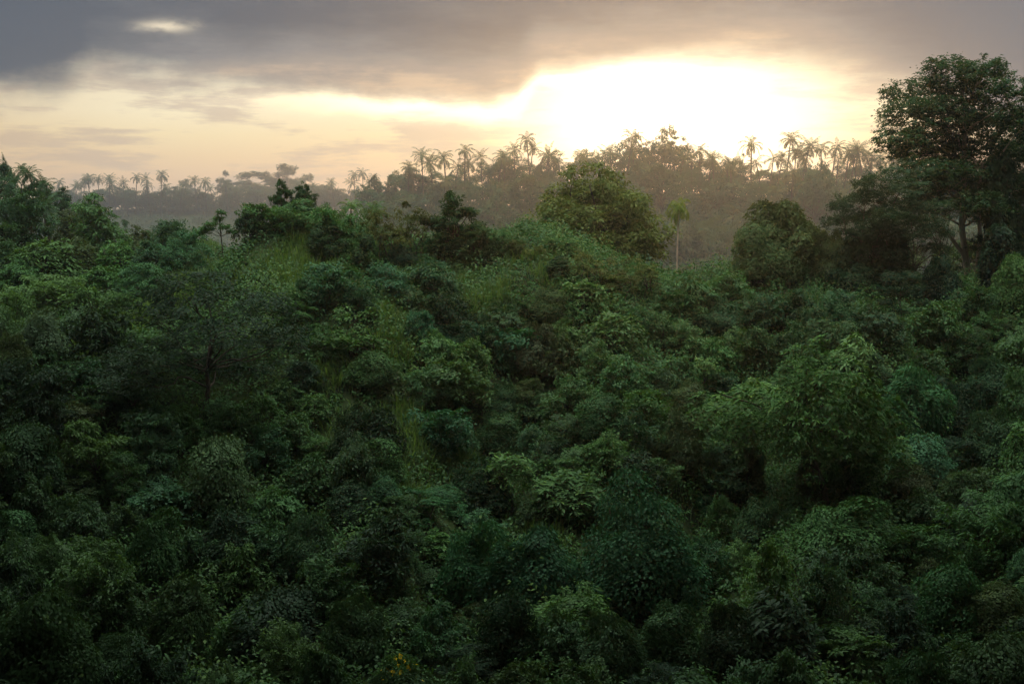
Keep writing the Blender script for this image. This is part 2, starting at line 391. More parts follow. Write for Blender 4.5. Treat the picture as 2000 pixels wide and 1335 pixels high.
make_vine('great', 180, 6.6, 6.4, 30000, .2, lobes=34)
for s in range(2):
    make_vine('column', 185 + s, 1.5, 4.6, 5200, .15, col=1.9, lobes=6)
for s in range(4):
    make_broadleaf('canopy', 190 + s, 9, 10, 22, 11, 26, .5, z0=.3, trunk_r=.22, names=('crown', 'trunk'), lobe_r=.19, low=-.15)
make_broadleaf('rounded', 200, 14.5, 13, 64, 13, 40, .42, z0=.27, trunk_r=.3, names=('crown', 'trunk'), lobe_r=.17, low=-.25, grow=.2, twigs=.3)
for s in range(2):
    make_broadleaf('dense', 205 + s, 6.4, 7.4, 30, 12, 40, .3, z0=.16, trunk_r=.16, names=('crown', 'trunk'), lobe_r=.16, low=-.1)
for s in range(9):
    gp = np.random.default_rng(900 + s)
    make_palm('coconut', 210 + s, gp.uniform(13, 18), gp.uniform(3.3, 3.9), int(gp.integers(15, 29)), .17, lean=gp.uniform(.02, .13), droop=gp.uniform(.45, 1.05), emin=gp.uniform(-.95, -.35), hang=gp.uniform(.3, .65), emax=gp.uniform(1.2, 1.5))
make_palm('drooping', 220, 6.3, 1.7, 18, .08, nleaf=16, droop=1.35, lean=.03, emin=-.35, leaflet=.26, hang=.9, bark=M_PALE)
for s in range(2):
    make_palm('fern', 225 + s, 2.6, 2.0, 18, .1, nleaf=16, droop=1.0, emin=0.0, leaflet=.2, hang=.3)
# the big dark tree: flat feathery layers climbing a forked pale trunk
g0 = np.random.default_rng(77)
def big_lobes():
    T = [(-.5, 21.3, 2.6), (1.8, 21.0, 2.4), (-2.6, 19.6, 2.5), (3.8, 19.0, 2.4), (.4, 19.2, 3.0), (-4.6, 17.0, 2.4), (-1.8, 16.8, 2.8), (1.6, 16.6, 3.0), (4.9, 16.4, 2.6),
         (-6.0, 14.6, 2.1), (-3.6, 13.9, 2.7), (-.4, 13.6, 2.8), (2.6, 13.4, 3.0), (5.2, 13.2, 2.3), (-4.6, 11.4, 2.2), (-1.4, 10.9, 2.4), (2.2, 10.4, 2.6), (4.8, 10.2, 2.3), (-2.8, 9.0, 2.0), (3.6, 8.0, 2.2), (.6, 8.2, 2.0)]
    return [(x, g0.normal() * 2.6, z) for x, z, r in T], [r for x, z, r in T]
lb, lr = big_lobes()
make_feathery('giant', 230, lb, [r * 1.08 for r in lr], 140, 24, .33, [(1.5, 0, -1), (1.45, .1, 1.5), (1.1, 0, 3.5), (.8, .2, 6), (.8, .1, 9), (.9, -.1, 12), (.8, .2, 15), (.5, 0, 18), (.4, .1, 20)], .36, bark=M_PALE, flat=.78, stems=[[(2.2, .3, -1), (2.5, .3, 2.5), (2.55, .2, 5.5), (2.2, 0, 9), (2.6, .2, 12.5)], [(1.3, -.2, 2.0), (.8, -.3, 3.4), (-.6, -.5, 5.2), (-2.6, -.6, 7.2)]])
def umbrella_lobes(g, n, W, Ht, z0):
    C = lobes_on_dome(g, n, W, Ht, z0, low=0)
    return C, g.uniform(.16, .24, n) * W
for s in range(2):
    g = np.random.default_rng(240 + s); C, r = umbrella_lobes(g, 15, 11, 8.2, 2.8)
    make_feathery('umbrella', 240 + s, C, r, 75, 20, .24, [(0, 0, -1), (.1, 0, .6), (.3, .1, 1.7), (.2, 0, 3.0)], .24, flat=.45)
for s in range(3):
    g = np.random.default_rng(250 + s); C, r = umbrella_lobes(g, 9, 4.2, 4.8, 1.0)
    make_feathery('feathery', 250 + s, C, r, 60, 18, .17, [(0, 0, -.6), (.05, 0, .7), (.1, .1, 1.6), (0, 0, 2.6)], .08, flat=.55, names=('crown', 'trunk'))
# slim sapling with a few umbrella-like tufts
make_feathery('sapling', 260, [(-1.0, 0, 3.55), (-.2, .4, 4.3), (.5, -.2, 3.7), (-.55, -.4, 3.9), (.2, .2, 4.75), (1.0, .1, 3.35), (-1.35, .2, 3.3)], [.5, .45, .4, .45, .35, .38, .4], 26, 14, .17,
              [(.35, 0, -.5), (.3, 0, 1), (.2, 0, 2), (.1, 0, 3), (0, 0, 4.2)], .07, flat=.4)
for s in range(3):                                                               # wide, many-domed trees of the far skyline
    g = np.random.default_rng(270 + s); C, r = umbrella_lobes(g, 16, 16, 18, 8)
    make_feathery('skyline', 270 + s, C, r * .95, 60, 15, .8, [(0, 0, -1), (.2, 0, 4), (.3, .2, 8), (.2, 0, 12)], .5, flat=.6)
g = np.random.default_rng(290); C = lobes_on_dome(g, 26, 25, 31, 25, low=.2)                # added shade tree, out of view: tall bare stem, wide high roof
make_feathery('bank', 290, C, np.full(26, 4.2), 130, 22, .7, [(0, 0, -1), (.2, 0, 8), (.1, .3, 16), (0, 0, 24)], .45, flat=.4)
#@PLACE
# ------------------------------------------------------------------ placing plants on the ground
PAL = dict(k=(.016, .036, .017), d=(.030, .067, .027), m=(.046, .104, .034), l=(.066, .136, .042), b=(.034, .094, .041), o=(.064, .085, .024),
           g=(.058, .106, .050), t=(.026, .078, .032), y=(.11, .17, .035), w=(.046, .076, .028), p=(.045, .07, .028), n=(.047, .068, .031))
WORD = dict(k='blackish green', d='dark green', m='mid green', l='bright green', b='bluish green', o='olive green', g='grey green', t='deep teal green', y='yellow green', w='olive', p='dusky green', n='brownish green')
KIND = dict(leafy=('broadleaf_shrub', 'shrub', 'broadleaf shrub'), fine=('small_leaved_shrub', 'shrub', 'small-leaved shrub'), tiered=('tiered_tree', 'tree', 'layered tree'),
            open=('slender_tree', 'tree', 'slender airy tree'), rosette=('whorled_shrub', 'shrub', 'rosette shrub'), whorl=('whorled_tree', 'tree', 'young rosette-topped tree'),
            creeper=('creeper_mound', 'creeper', 'mound of creepers'), great=('creeper_mound', 'creeper', 'great mound of creepers'), column=('creeper_column', 'creeper', 'creeper-wrapped trunk'),
            canopy=('woodland_tree', 'tree', 'woodland tree'), rounded=('rounded_tree', 'tree', 'rounded tree'), dense=('dense_tree', 'tree', 'dense bushy tree'),
            coconut=('coconut_palm', 'palm', 'coconut palm'), drooping=('drooping_palm', 'palm', 'slim palm'), broad=('spreading_tree', 'tree', 'spreading tree'), fern=('fern_palm', 'palm', 'low feather palm'),
            giant=('feathery_tree', 'tree', 'tall feathery tree'), umbrella=('spreading_tree', 'tree', 'spreading tree'), feathery=('feathery_shrub', 'shrub', 'soft feathery shrub'),
            sapling=('sapling', 'tree', 'sapling'), skyline=('domed_tree', 'tree', 'domed tree'))
GROUP = dict(leafy='broadleaf shrubs on the hillside', fine='small-leaved shrubs on the hillside', tiered='layered trees on the hillside', open='slender trees along the ridge', rosette='rosette shrubs on the hillside',
             whorl='young rosette trees', creeper='creeper mounds on the hillside', column='creeper-wrapped trunks', dense='dense bushy trees', fern='feather palms on the summit', feathery='feathery shrubs on the hillside', umbrella='spreading trees')
COVER = np.zeros((190, 270), bool)                        # what the plants cover already, in 8-pixel cells
ITEMS = []                                                # (object, kind, colour key, px, py, given label)
def cover(cx, top, w, base):
    yy, xx = np.mgrid[0:190, 0:270]
    COVER[((xx * 8 - 80 - cx) / (w / 2)) ** 2 + ((yy * 8 - (top + base) / 2) / ((base - top) / 2)) ** 2 < 1] = True
def covered(cx, top, w, base):
    yy, xx = np.mgrid[0:190, 0:270]
    m = ((xx * 8 - 80 - cx) / (w / 2)) ** 2 + ((yy * 8 - (top + base) / 2) / ((base - top) / 2)) ** 2 < .8
    return COVER[m].mean() if m.any() else 1
pick = {}
def place(kind, cx, top, w, base=None, col='m', label=None, Y=None, group=None, cat=None, keep=False, rot=None, tone=1.0, xyz=None):
    if Y is None:
        g = ground_hit(cx, base)
        yr, d = 61.0, ray(cx, base)
        for _ in range(6): yr = float(np.interp(d[0] / d[1] * yr, RP[:, 0], RP[:, 1]))
        if cx > 430 and g[1] > yr - .5:                    # keep hillside plants on this side of the crest
            x = d[0] / d[1] * (yr - .5); g = np.array([x, yr - .5, float(H(x, yr - .5))])
    else:
        d = ray(cx, 500); x = d[0] / d[1] * Y; g = np.array([x, Y, float(H(x, Y))])
    zt = at(cx, top, g[1])[2]
    i = pick.get(kind, 0); pick[kind] = i + 1
    cm, tm, W, Hh, names = PROTO[kind][i % len(PROTO[kind])]
    s = w / F * g[1] / W
    h = max(zt - g[2], .4)
    sz = h / Hh
    lift = 1.0                                             # how much longer the trunk is than in the library plant
    if kind in ('coconut', 'canopy', 'umbrella', 'rounded', 'dense', 'skyline', 'open'):
        if kind == 'coconut': sz = s
        else: sz = min(max(sz, .7 * s), {'rounded': .98, 'dense': 1.25, 'umbrella': 1.0}.get(kind, 1.2) * s)
        lift = max(1.0 if kind != 'coconut' else .25, h / (sz * Hh))
    elif kind == 'giant': sz = min(max(sz, .72 * s), 1.45 * s)
    else:
        sz = min(max(sz, .6 * s), 1.9 * s)
    if kind == 'creeper': sz = min(sz, 1.5 * s)
    if kind != 'coconut' and zt - sz * Hh < g[2]: g[2] = zt - sz * Hh
    nm, ct, _ = KIND[kind]
    o = add(nm, None, cat=cat or ct, group=group or GROUP.get(kind), loc=g)
    o.empty_display_size = .3
    o.rotation_euler = (0, 0, rng.uniform(0, 6.28) if rot is None else rot)
    st = 1.0 if kind in ('giant', 'coconut', 'sapling') else rng.uniform(.86, 1.16)
    if kind == 'coconut': o.rotation_euler = (rng.normal() * .07, rng.normal() * .07, rng.uniform(0, 6.28))
    o.scale = (s * st, s / st, sz)
    c = np.array(PAL[col]) * tone * rng.uniform(.86, 1.16) * np.array([rng.uniform(.88, 1.12), 1, rng.uniform(.85, 1.15)])
    tk = add(names[1], tm, o); cr = add(names[0], cm, o, color=c)
    if lift != 1.0: tk.scale[2] = lift; cr.location[2] = (lift - 1) * Hh
    b = base if base else pix(*g)[1]
    if label: o['label'] = label
    ITEMS.append([o, kind, col, cx, (top + min(b, top + w * 1.6)) / 2, label])
    if Y is None or keep: cover(cx, top, w, b)
    return o
LM = []                                                   # landmarks that labels can point to: (px, py, words)
def mark(px, py, words): LM.append((px, py, words))

# --- the big landmarks
place('giant', 1862, 118, 285, None, 'd', 'tall dark feathery tree with pale forked trunk towering over the right end of the ridge', Y=69, rot=0.0, group='tall feathery trees'); mark(1862, 330, 'the tall feathery tree')
place('giant', 2055, 185, 250, None, 'd', 'dark feathery tree cut by the right edge, beside the towering one', Y=71, rot=1.3, group='tall feathery trees')
for a in ((1735, 318, 200, 64.5), (1690, 372, 150, 63.7), (1775, 395, 170, 64.5), (1968, 400, 150, 67.7), (1840, 330, 150, 71.0)):
    place('umbrella', a[0], a[1], a[2], None, 'k', {1735: 'dark layered tree reaching out from the tall feathery tree towards the palms', 1690: 'lowest dark layered tree edging the gap beside the dark dome', 1775: 'dark layered tree in front of the foot of the tall feathery tree',
          1968: 'dark layered tree hugging the right side of the pale forked trunk', 1840: 'dark layered tree behind the pale forked trunk'}[a[0]], Y=a[3], tone=1.2, group='dark layered trees around the tall feathery tree')
place('column', 1950, 300, 70, None, 'k', 'tall black column of creepers right of the pale forked trunk', Y=66.94)
place('rounded', 1164, 328, 236, None, 'o', 'broad rounded yellow-green tree glowing in the haze behind the ridge', Y=83, tone=1.15); mark(1172, 415, 'the rounded hazy tree')
place('drooping', 1322, 384, 54, None, 'y', 'lone slim palm with drooping fronds and bare pale trunk on the ridge', Y=68); mark(1320, 450, 'the lone slim palm')
place('sapling', 430, 411, 58, None, 'm', 'slim lone sapling with flat leaf tufts against the misty valley', Y=58.5, rot=0); mark(430, 450, 'the lone sapling')
place('dense', 553, 354, 48, None, 'd', 'taller of two dark bushy trees on the summit of the grassy knoll', Y=62.5, group='twin summit trees'); mark(570, 372, 'the two dark summit trees')
place('dense', 594, 360, 42, None, 'd', 'shorter of two dark bushy trees on the summit of the grassy knoll', Y=62.5, group='twin summit trees')
place('fern', 686, 388, 50, None, 'l', 'feather palm with arching fronds on the ridge, nearer the two dark summit trees', Y=62.5)
place('fern', 734, 392, 54, None, 'l', 'feather palm with arching fronds on the ridge, farther from the two dark summit trees', Y=62.5); mark(710, 398, 'the two feather palms')
place('dense', 886, 380, 96, 512, 'd', 'tall dark leaning bushy tree standing on the ridge against the hazy woods', keep=True); mark(890, 440, 'the dark ridge tree')
place('dense', 932, 440, 78, 520, 'd', 'lower dark bushy tree pressed against the foot of the dark ridge tree')
place('creeper', 1530, 394, 150, None, 'w', 'large dark dome smothered in creepers with warm light on its crown', Y=64, keep=True); mark(1530, 470, 'the dark dome on the ridge')
place('creeper', 1500, 440, 120, None, 'p', 'lower shoulder of creepers on the side of the dark dome nearest the slim palm', Y=63)
place('creeper', 1625, 425, 84, None, 'p', 'tall creeper-clad stump between the dark dome and the feathery tree', Y=63.5)
place('umbrella', 400, 534, 360, 800, 'k', 'wide dark spreading tree with bare limbs showing under its canopy', keep=True, rot=.5, tone=1.05); mark(390, 640, 'the dark spreading tree')
place('great', 1245, 928, 232, 1190, 't', 'great dark mound of glossy creepers like a hooded figure', keep=True); mark(1245, 1050, 'the great creeper mound')
place('creeper', 425, 856, 128, 1000, 'g', 'pale grey-green dome of creepers standing out from the dark slope'); mark(425, 920, 'the pale grey-green dome')
place('whorl', 995, 884, 92, 1010, 'l', 'leaning young tree with one bright leaf rosette on a thin bare trunk', rot=2.2); mark(995, 925, 'the leaning rosette tree')
place('leafy', 780, 1278, 92, 1390, 'm', 'dark bush with bright yellow leaves at the bottom edge'); mark(780, 1305, 'the yellow-leaved bush')
YELLOW = ITEMS[-1][0]
place('broad', 1590, 672, 370, 985, 'm', 'broad spreading tree with leafy boughs shading the dark hollow on the right slope', rot=.8, tone=.85)
place('column', 1466, 822, 56, 985, 'p', 'creeper-wrapped trunk with a fern tuft on top beside a dark hollow'); mark(1466, 900, 'the creeper-wrapped trunk')
place('fern', 1464, 806, 66, 985, 'm', 'fern tuft growing at the top of the creeper-wrapped trunk', group='ferns')
place('column', 1580, 872, 46, 992, 'p', 'thinner creeper-wrapped trunk right of the dark hollow')
place('open', 688, 600, 116, 708, 'm', 'thicket on bare crooked stems half way up the slope'); mark(688, 650, 'the bare-stemmed thicket')
place('rosette', 1660, 655, 140, 770, 'l', 'bright thicket of long-leaved rosettes, the lightest patch on the right slope'); mark(1660, 700, 'the bright rosette thicket')
place('creeper', 1772, 716, 132, 850, 'b', 'bluish dome of large drooping leaves below the bright rosette thicket'); mark(1772, 780, 'the bluish drooping dome')
place('rosette', 1112, 920, 140, 1006, 'm', 'wide flat rosette bush between the leaning rosette tree and the great creeper mound')
place('rosette', 88, 468, 140, 545, 'm', 'pale bright rosette bush crowning the far left slope'); mark(88, 510, 'the pale left-slope bush')
place('canopy', 198, 379, 98, None, 'm', 'round-topped tree standing alone before the misty left valley', Y=84, group='trees behind the left slope'); mark(198, 415, 'the round-topped valley tree')

# --- hillside, from the ridge down: kind, centre, top, width, base, colour
HILL = '''tiered 52 376 112 500 d|leafy 20 430 90 500 d|creeper 45 440 62 485 m|leafy 130 425 60 480 p|open 262 430 70 490 d|leafy 275 438 50 486 m|leafy 232 440 50 480 p
leafy 332 430 70 500 d|fine 358 450 100 540 b|rosette 232 468 90 530 m|leafy 300 470 80 535 d|leafy 40 500 96 575 m|rosette 130 505 100 570 m|fine 110 538 150 612 m
leafy 205 520 100 585 m|fine 280 515 92 585 b|leafy 28 560 80 640 m|rosette 180 562 90 622 m|creeper 78 606 112 700 g|leafy 10 600 70 680 m|creeper 22 650 74 745 p
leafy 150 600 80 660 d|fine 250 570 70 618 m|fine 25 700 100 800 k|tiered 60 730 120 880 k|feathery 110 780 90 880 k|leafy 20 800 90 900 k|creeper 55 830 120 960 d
leafy 520 398 90 446 m|leafy 580 390 104 448 m|leafy 635 398 80 452 m|leafy 488 410 56 452 d|leafy 660 410 84 492 m|fine 640 440 90 500 d|open 730 410 64 505 o|open 770 408 70 512 o|open 815 394 72 506 o
column 708 455 46 540 d|creeper 778 480 52 538 k|leafy 700 470 50 520 m|rosette 712 455 46 500 l|leafy 976 446 46 500 m|leafy 1008 468 50 506 o|leafy 1095 466 56 500 m|leafy 1050 480 40 506 o|dense 1090 500 50 552 d
open 1150 490 70 570 o|open 1205 500 80 582 o|open 1262 505 62 580 o|fine 1180 540 60 580 o|leafy 838 500 110 590 d|leafy 752 515 86 588 b|leafy 645 515 104 596 b|leafy 590 540 60 600 m|fine 700 560 70 620 d
leafy 800 560 70 620 d|rosette 1135 548 92 602 l|whorl 1166 590 44 640 l|rosette 1190 612 108 690 l|rosette 1108 585 60 630 m|leafy 1240 600 80 660 m|creeper 1060 632 92 730 n|leafy 1030 590 60 640 d|leafy 1090 650 80 740 p
creeper 890 628 100 690 d|leafy 858 645 76 715 l|leafy 915 660 96 740 m|leafy 895 700 140 800 m|fine 830 720 90 800 m|creeper 990 750 72 812 d|leafy 1165 665 92 740 m|leafy 1220 690 100 780 m
leafy 1110 735 100 815 m|creeper 1180 770 96 860 d|leafy 1260 760 90 850 m|leafy 1045 770 70 830 d|leafy 1350 535 110 632 m|leafy 1420 530 104 610 m|leafy 1310 560 70 630 m|leafy 1290 610 80 680 m|leafy 1465 570 70 640 d
creeper 1400 585 110 660 d|leafy 1340 625 96 700 m|leafy 1530 565 100 645 d|fine 1640 570 130 660 d|leafy 1580 600 90 680 d|leafy 1715 590 100 680 d|feathery 1760 530 96 630 k|leafy 1832 590 120 690 m|tiered 1700 430 150 572 k|creeper 1665 480 110 580 k
creeper 1735 470 120 590 k|creeper 1830 500 90 600 k|column 1946 440 66 590 k|creeper 1975 500 84 610 m|leafy 1905 560 80 630 d|leafy 1925 605 64 660 m|leafy 1975 640 90 740 m|fine 1905 640 80 720 d|leafy 1990 720 80 830 m|creeper 1930 700 90 800 d
fine 1620 625 140 720 d|leafy 1500 640 90 720 d|leafy 1440 640 96 720 m|whorl 1376 698 46 770 l|leafy 1400 660 80 740 m|rosette 1320 690 80 760 m|leafy 1290 720 80 800 d|creeper 1340 745 100 850 p|rosette 1568 700 84 760 l|rosette 1486 738 120 815 l
rosette 1420 770 90 840 m|fine 1700 690 110 780 d|leafy 1800 680 90 760 d|leafy 1612 740 130 830 m|rosette 1560 780 110 870 m|leafy 1690 790 100 880 d|creeper 1860 740 110 860 k|leafy 1860 640 90 720 d|creeper 1940 800 110 920 d
leafy 1668 862 118 980 t|creeper 1790 850 130 950 b|creeper 1765 905 84 990 n|fine 1832 912 64 985 p|creeper 1330 800 100 920 p|leafy 1240 800 90 890 d|leafy 1180 840 100 930 m|creeper 1640 975 190 1080 m|creeper 1490 972 110 1060 d
leafy 1412 968 70 1060 m|leafy 1780 1020 130 1110 m|leafy 1505 1055 110 1210 m|leafy 1370 1040 96 1160 t|creeper 1865 1104 130 1250 t|leafy 1700 1060 110 1160 d|leafy 1610 1080 110 1200 d|tiered 1650 1232 150 1340 m|leafy 1540 1270 120 1390 d|creeper 1420 1170 110 1310 k
leafy 690 848 86 970 d|creeper 972 806 96 890 d|leafy 1045 830 80 900 d|fine 900 830 70 900 d|leafy 1070 890 50 940 d|rosette 1025 1040 66 1100 l|creeper 925 1022 124 1190 t|rosette 845 1035 84 1092 l|feathery 790 1040 100 1180 d
creeper 700 1150 110 1300 d|leafy 850 1180 110 1300 t|creeper 1000 1160 120 1310 k|leafy 1100 1180 110 1310 d|creeper 1190 1200 130 1340 d|creeper 1300 1180 120 1320 d|leafy 1020 1290 120 1400 d|leafy 1150 1290 110 1400 d|feathery 1300 1290 120 1400 k
tiered 186 822 112 955 m|leafy 80 930 110 1050 d|leafy 165 970 100 1080 d|leafy 520 830 86 930 b|creeper 302 1000 116 1140 d|leafy 400 1040 90 1140 d|leafy 470 1060 130 1180 m|leafy 545 950 110 1040 m
feathery 240 880 90 1000 d|leafy 300 840 90 940 d|creeper 600 1000 100 1120 d|leafy 640 1090 100 1200 d|creeper 100 1160 170 1370 d|leafy 240 1120 110 1250 d|leafy 30 1040 90 1160 d|creeper 360 1130 120 1270 d|leafy 480 1180 120 1310 m|fine 560 1220 110 1340 m
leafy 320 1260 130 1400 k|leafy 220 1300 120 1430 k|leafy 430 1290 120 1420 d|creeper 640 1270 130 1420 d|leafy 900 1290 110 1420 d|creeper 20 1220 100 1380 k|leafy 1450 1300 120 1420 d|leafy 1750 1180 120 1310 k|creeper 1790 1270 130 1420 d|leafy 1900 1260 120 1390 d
leafy 360 790 90 870 m|leafy 440 780 84 860 m|rosette 520 770 90 850 m|tiered 300 790 110 900 d|leafy 260 740 90 820 d|leafy 560 740 70 800 m'''
for e in HILL.replace('\n', '|').split('|'):
    k, cx, tp, w, b, c = e.split()
    place(k, float(cx), float(tp), float(w), float(b), c)
# --- fill what is still bare, leaving the grassy places open
GRASSY = [(400, 510, 60, 32), (445, 478, 36, 24), (560, 520, 115, 78), (330, 560, 100, 50), (250, 620, 70, 40), (870, 575, 150, 58), (755, 655, 60, 60), (690, 770, 55, 45), (1040, 540, 80, 40), (770, 690, 60, 60), (740, 830, 130, 60), (840, 930, 110, 70), (150, 690, 60, 50), (650, 760, 60, 60), (1060, 1070, 50, 60)]
OPEN = GRASSY + [(1925, 1010, 90, 190)]
def grassy(px, py):
    return max(0.0, max(1 - ((px - a) / c) ** 2 - ((py - b) / d) ** 2 for a, b, c, d in GRASSY))
nfill = 0
for t in range(2600):
    if nfill >= 150: break
    px, b = rng.uniform(-70, 2070), rng.uniform(520, 1480)
    g = ground_hit(px, b)
    if g[1] > 170 * K: continue
    wm = K * rng.uniform(2.0, 4.6); w = wm * F / g[1]; h = w * rng.uniform(.62, 1.0)
    if b - h < 560 and px > 400: continue
    if grassy(px, b - h * .3) > .08 or covered(px, b - h, w, b - h * .15) > .52: continue
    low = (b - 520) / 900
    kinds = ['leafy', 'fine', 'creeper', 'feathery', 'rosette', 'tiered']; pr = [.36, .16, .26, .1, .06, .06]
    cols = ['m', 'd', 'k', 'p', 't', 'b']; pc = np.array([.4 * (1 - low) + .1, .35, .05 + .25 * low, .1, .15 * low + .03, .1]); pc /= pc.sum()  # lower fillers lean to darker species colours: shade put into the leaf colour
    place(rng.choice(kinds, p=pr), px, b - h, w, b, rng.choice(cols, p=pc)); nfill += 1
print('fillers', nfill)

# --- palms and trees of the skyline
ORD = 'first second third fourth fifth sixth seventh eighth ninth tenth eleventh twelfth thirteenth fourteenth fifteenth sixteenth seventeenth eighteenth nineteenth twentieth'.split()
TENS = {20: 'twenty', 30: 'thirty', 40: 'forty', 50: 'fifty', 60: 'sixty'}
def ordn(i):                                                  # 0 -> first
    n = i + 1
    if n <= 20: return ORD[i]
    t, r = n // 10 * 10, n % 10
    return (TENS[t][:-1] + 'ieth') if r == 0 else TENS[t] + '-' + ORD[r - 1]
def row(kind, spots, Y, w, col, text, group, tone=1.0, jit=6):
    spots = sorted(spots)
    for i, s in enumerate(spots):
        ww = s[2] if len(s) > 2 else w
        place('umbrella' if kind == 'canopy' and len(spots) > 9 and i % 3 == 1 else kind, s[0], s[1], ww * rng.uniform(.93, 1.07), None, col, text % ordn(i), Y=Y + rng.uniform(-jit, jit), group=group, tone=tone)
row('coconut', [(120, 347), (139, 349), (164, 346), (177, 337), (196, 339), (216, 338), (244, 342), (267, 337), (298, 336), (316, 332), (327, 356), (387, 341), (404, 344), (448, 352), (520, 356), (594, 348), (612, 356),
                (645, 346, 20), (150, 352), (230, 350), (285, 350), (352, 356), (425, 352), (470, 358), (552, 354), (725, 346), (658, 353), (672, 337), (693, 332), (712, 326), (732, 338)], Y4 - 20, 28, 'd', '%s coconut palm from the left along the misty far-left skyline', 'coconut palms on the misty far skyline')
row('coconut', [(a[0], a[1] - 5, *(q * 1.08 for q in a[2:])) for a in [(795, 318, 36), (830, 291), (874, 296), (906, 286), (921, 304), (945, 293), (966, 299), (1008, 281), (1037, 262), (1028, 279, 34), (1060, 281), (1081, 294), (1118, 295), (1177, 291), (1219, 254, 46), (1366, 286), (1394, 296), (1416, 308),
                (1466, 270, 46), (1500, 294, 44), (1530, 259, 44), (1561, 270, 46), (1587, 270, 44), (1617, 272, 44), (1645, 287, 46), (1684, 276, 44), (1710, 281, 44), (850, 304), (890, 306), (984, 296), (1140, 300), (1195, 284), (1240, 270), (1284, 276), (1322, 290), (1380, 300), (1548, 284), (1600, 282), (1664, 284), (1730, 276, 40), (1741, 296, 40), (1452, 300), (1485, 306), (1516, 300), (1575, 296), (1632, 296), (1655, 300), (1697, 296), (1722, 300), (1752, 302), (1425, 312), (1350, 296), (1104, 300), (1070, 296)]], Y3 - 24, 44, 'o',
    '%s coconut palm from the left on the crest of the golden far ridge', 'coconut palms on the golden ridge crest', jit=4)
row('coconut', [(1020, 432, 60), (1178, 335, 52), (1225, 345, 54), (1262, 318, 50), (1312, 335, 52), (1350, 350, 52), (1405, 345, 54), (1462, 372, 62), (1540, 315, 60), (1600, 330, 56), (1640, 350, 60), (1690, 340, 56), (985, 350, 44), (870, 340, 40), (930, 352, 42), (1045, 348, 44), (1135, 365, 46), (1200, 385, 48), (1280, 372, 50), (1380, 380, 50), (1430, 395, 54), (1510, 360, 56), (1570, 385, 54), (1665, 380, 56), (1090, 345, 44)], Y3 - 70, 52, 'o',
    '%s coconut palm from the left lower down the hazy far ridge face', 'coconut palms on the far ridge face', jit=14)
row('coconut', [(36, 318, 46), (70, 322, 50), (94, 336, 56), (104, 372, 74), (136, 398, 60), (12, 330, 50)], 184 * K, 56, 'd', '%s dark coconut palm from the left in the clump at the far left edge', 'coconut palms at the left edge', jit=3)
row('canopy', [(8, 306, 70), (30, 345, 80), (70, 352, 70), (115, 365, 50), (165, 385, 60)], 212 * K, 60, 'd', '%s dark woodland tree from the left behind the palms at the left edge', 'trees behind the left slope')
row('canopy', [(280, 440, 60), (320, 445, 60), (150, 410, 60), (110, 420, 70), (370, 455, 40)], 182 * K, 60, 'p', '%s hazy tree from the left in the dip behind the left slope', 'trees behind the left slope')
row('skyline', [(440, 335, 34), (488, 336, 82), (558, 324, 96), (612, 342, 84), (365, 352, 50)], Y4 + 260, 50, 'p', '%s domed tree from the left in the palest farthest tree line', 'domed trees on the farthest skyline')
row('canopy', [(x + rng.uniform(-6, 6), 367 + rng.uniform(-4, 8), rng.uniform(36, 54)) for x in range(100, 775, 17)], Y4 - 6, 40, 'd', '%s hazy woodland tree from the left under the far-left skyline palms', 'woodland trees on the misty far skyline')
SK = [(760, 345), (830, 325), (900, 318), (960, 316), (1000, 308), (1100, 312), (1180, 300), (1240, 278), (1300, 280), (1340, 300), (1400, 312), (1440, 312), (1500, 334), (1560, 318), (1650, 320), (1760, 312), (1960, 330)]
sk = np.array(SK, float); sk[:, 1] -= 3
row('canopy', [(x + rng.uniform(-6, 6), np.interp(x, sk[:, 0], sk[:, 1]) + rng.uniform(0, 16), rng.uniform(50, 78)) for x in range(735, 1960, 29)], Y3 - 14, 60, 'd', '%s hazy woodland tree from the left along the crest of the golden ridge', 'woodland trees on the golden ridge crest')
row('open', [(1300, 246, 62), (1336, 266, 22), (1153, 292, 36), (1438, 300, 34), (770, 332, 26), (1256, 264, 60)], Y3 - 6, 40, 'o', '%s thin-crowned tree from the left against the glare over the ridge', 'thin-crowned trees in the glare')
row('canopy', [(x + rng.uniform(-12, 12), np.interp(x, sk[:, 0], sk[:, 1]) + rng.uniform(28, 50), rng.uniform(60, 90)) for x in range(745, 1960, 46)], Y3 - 75, 60, 'd', '%s hazy woodland tree from the left half way down the far ridge', 'woodland trees on the far ridge face')
row('canopy', [(x + rng.uniform(-12, 12), 415 + rng.uniform(-12, 25), rng.uniform(60, 100)) for x in range(720, 1960, 52)], Y3 - 155, 60, 'p', '%s hazy tree from the left along the foot of the far ridge', 'woodland trees at the far ridge foot')
row('canopy', [(1590, 318, 70)], 520, 60, 'd', 'dark heavy-crowned tree on a tall pale trunk right of the lone slim palm%.0s', 'woodland trees on the far ridge face')
row('canopy', [(1960, 455, 110), (1880, 470, 90), (2040, 440, 120), (1760, 440, 90)], 190 * K, 90, 'p', '%s hazy tree from the left seen through the gap beneath the tall feathery tree', 'trees behind the feathery tree')
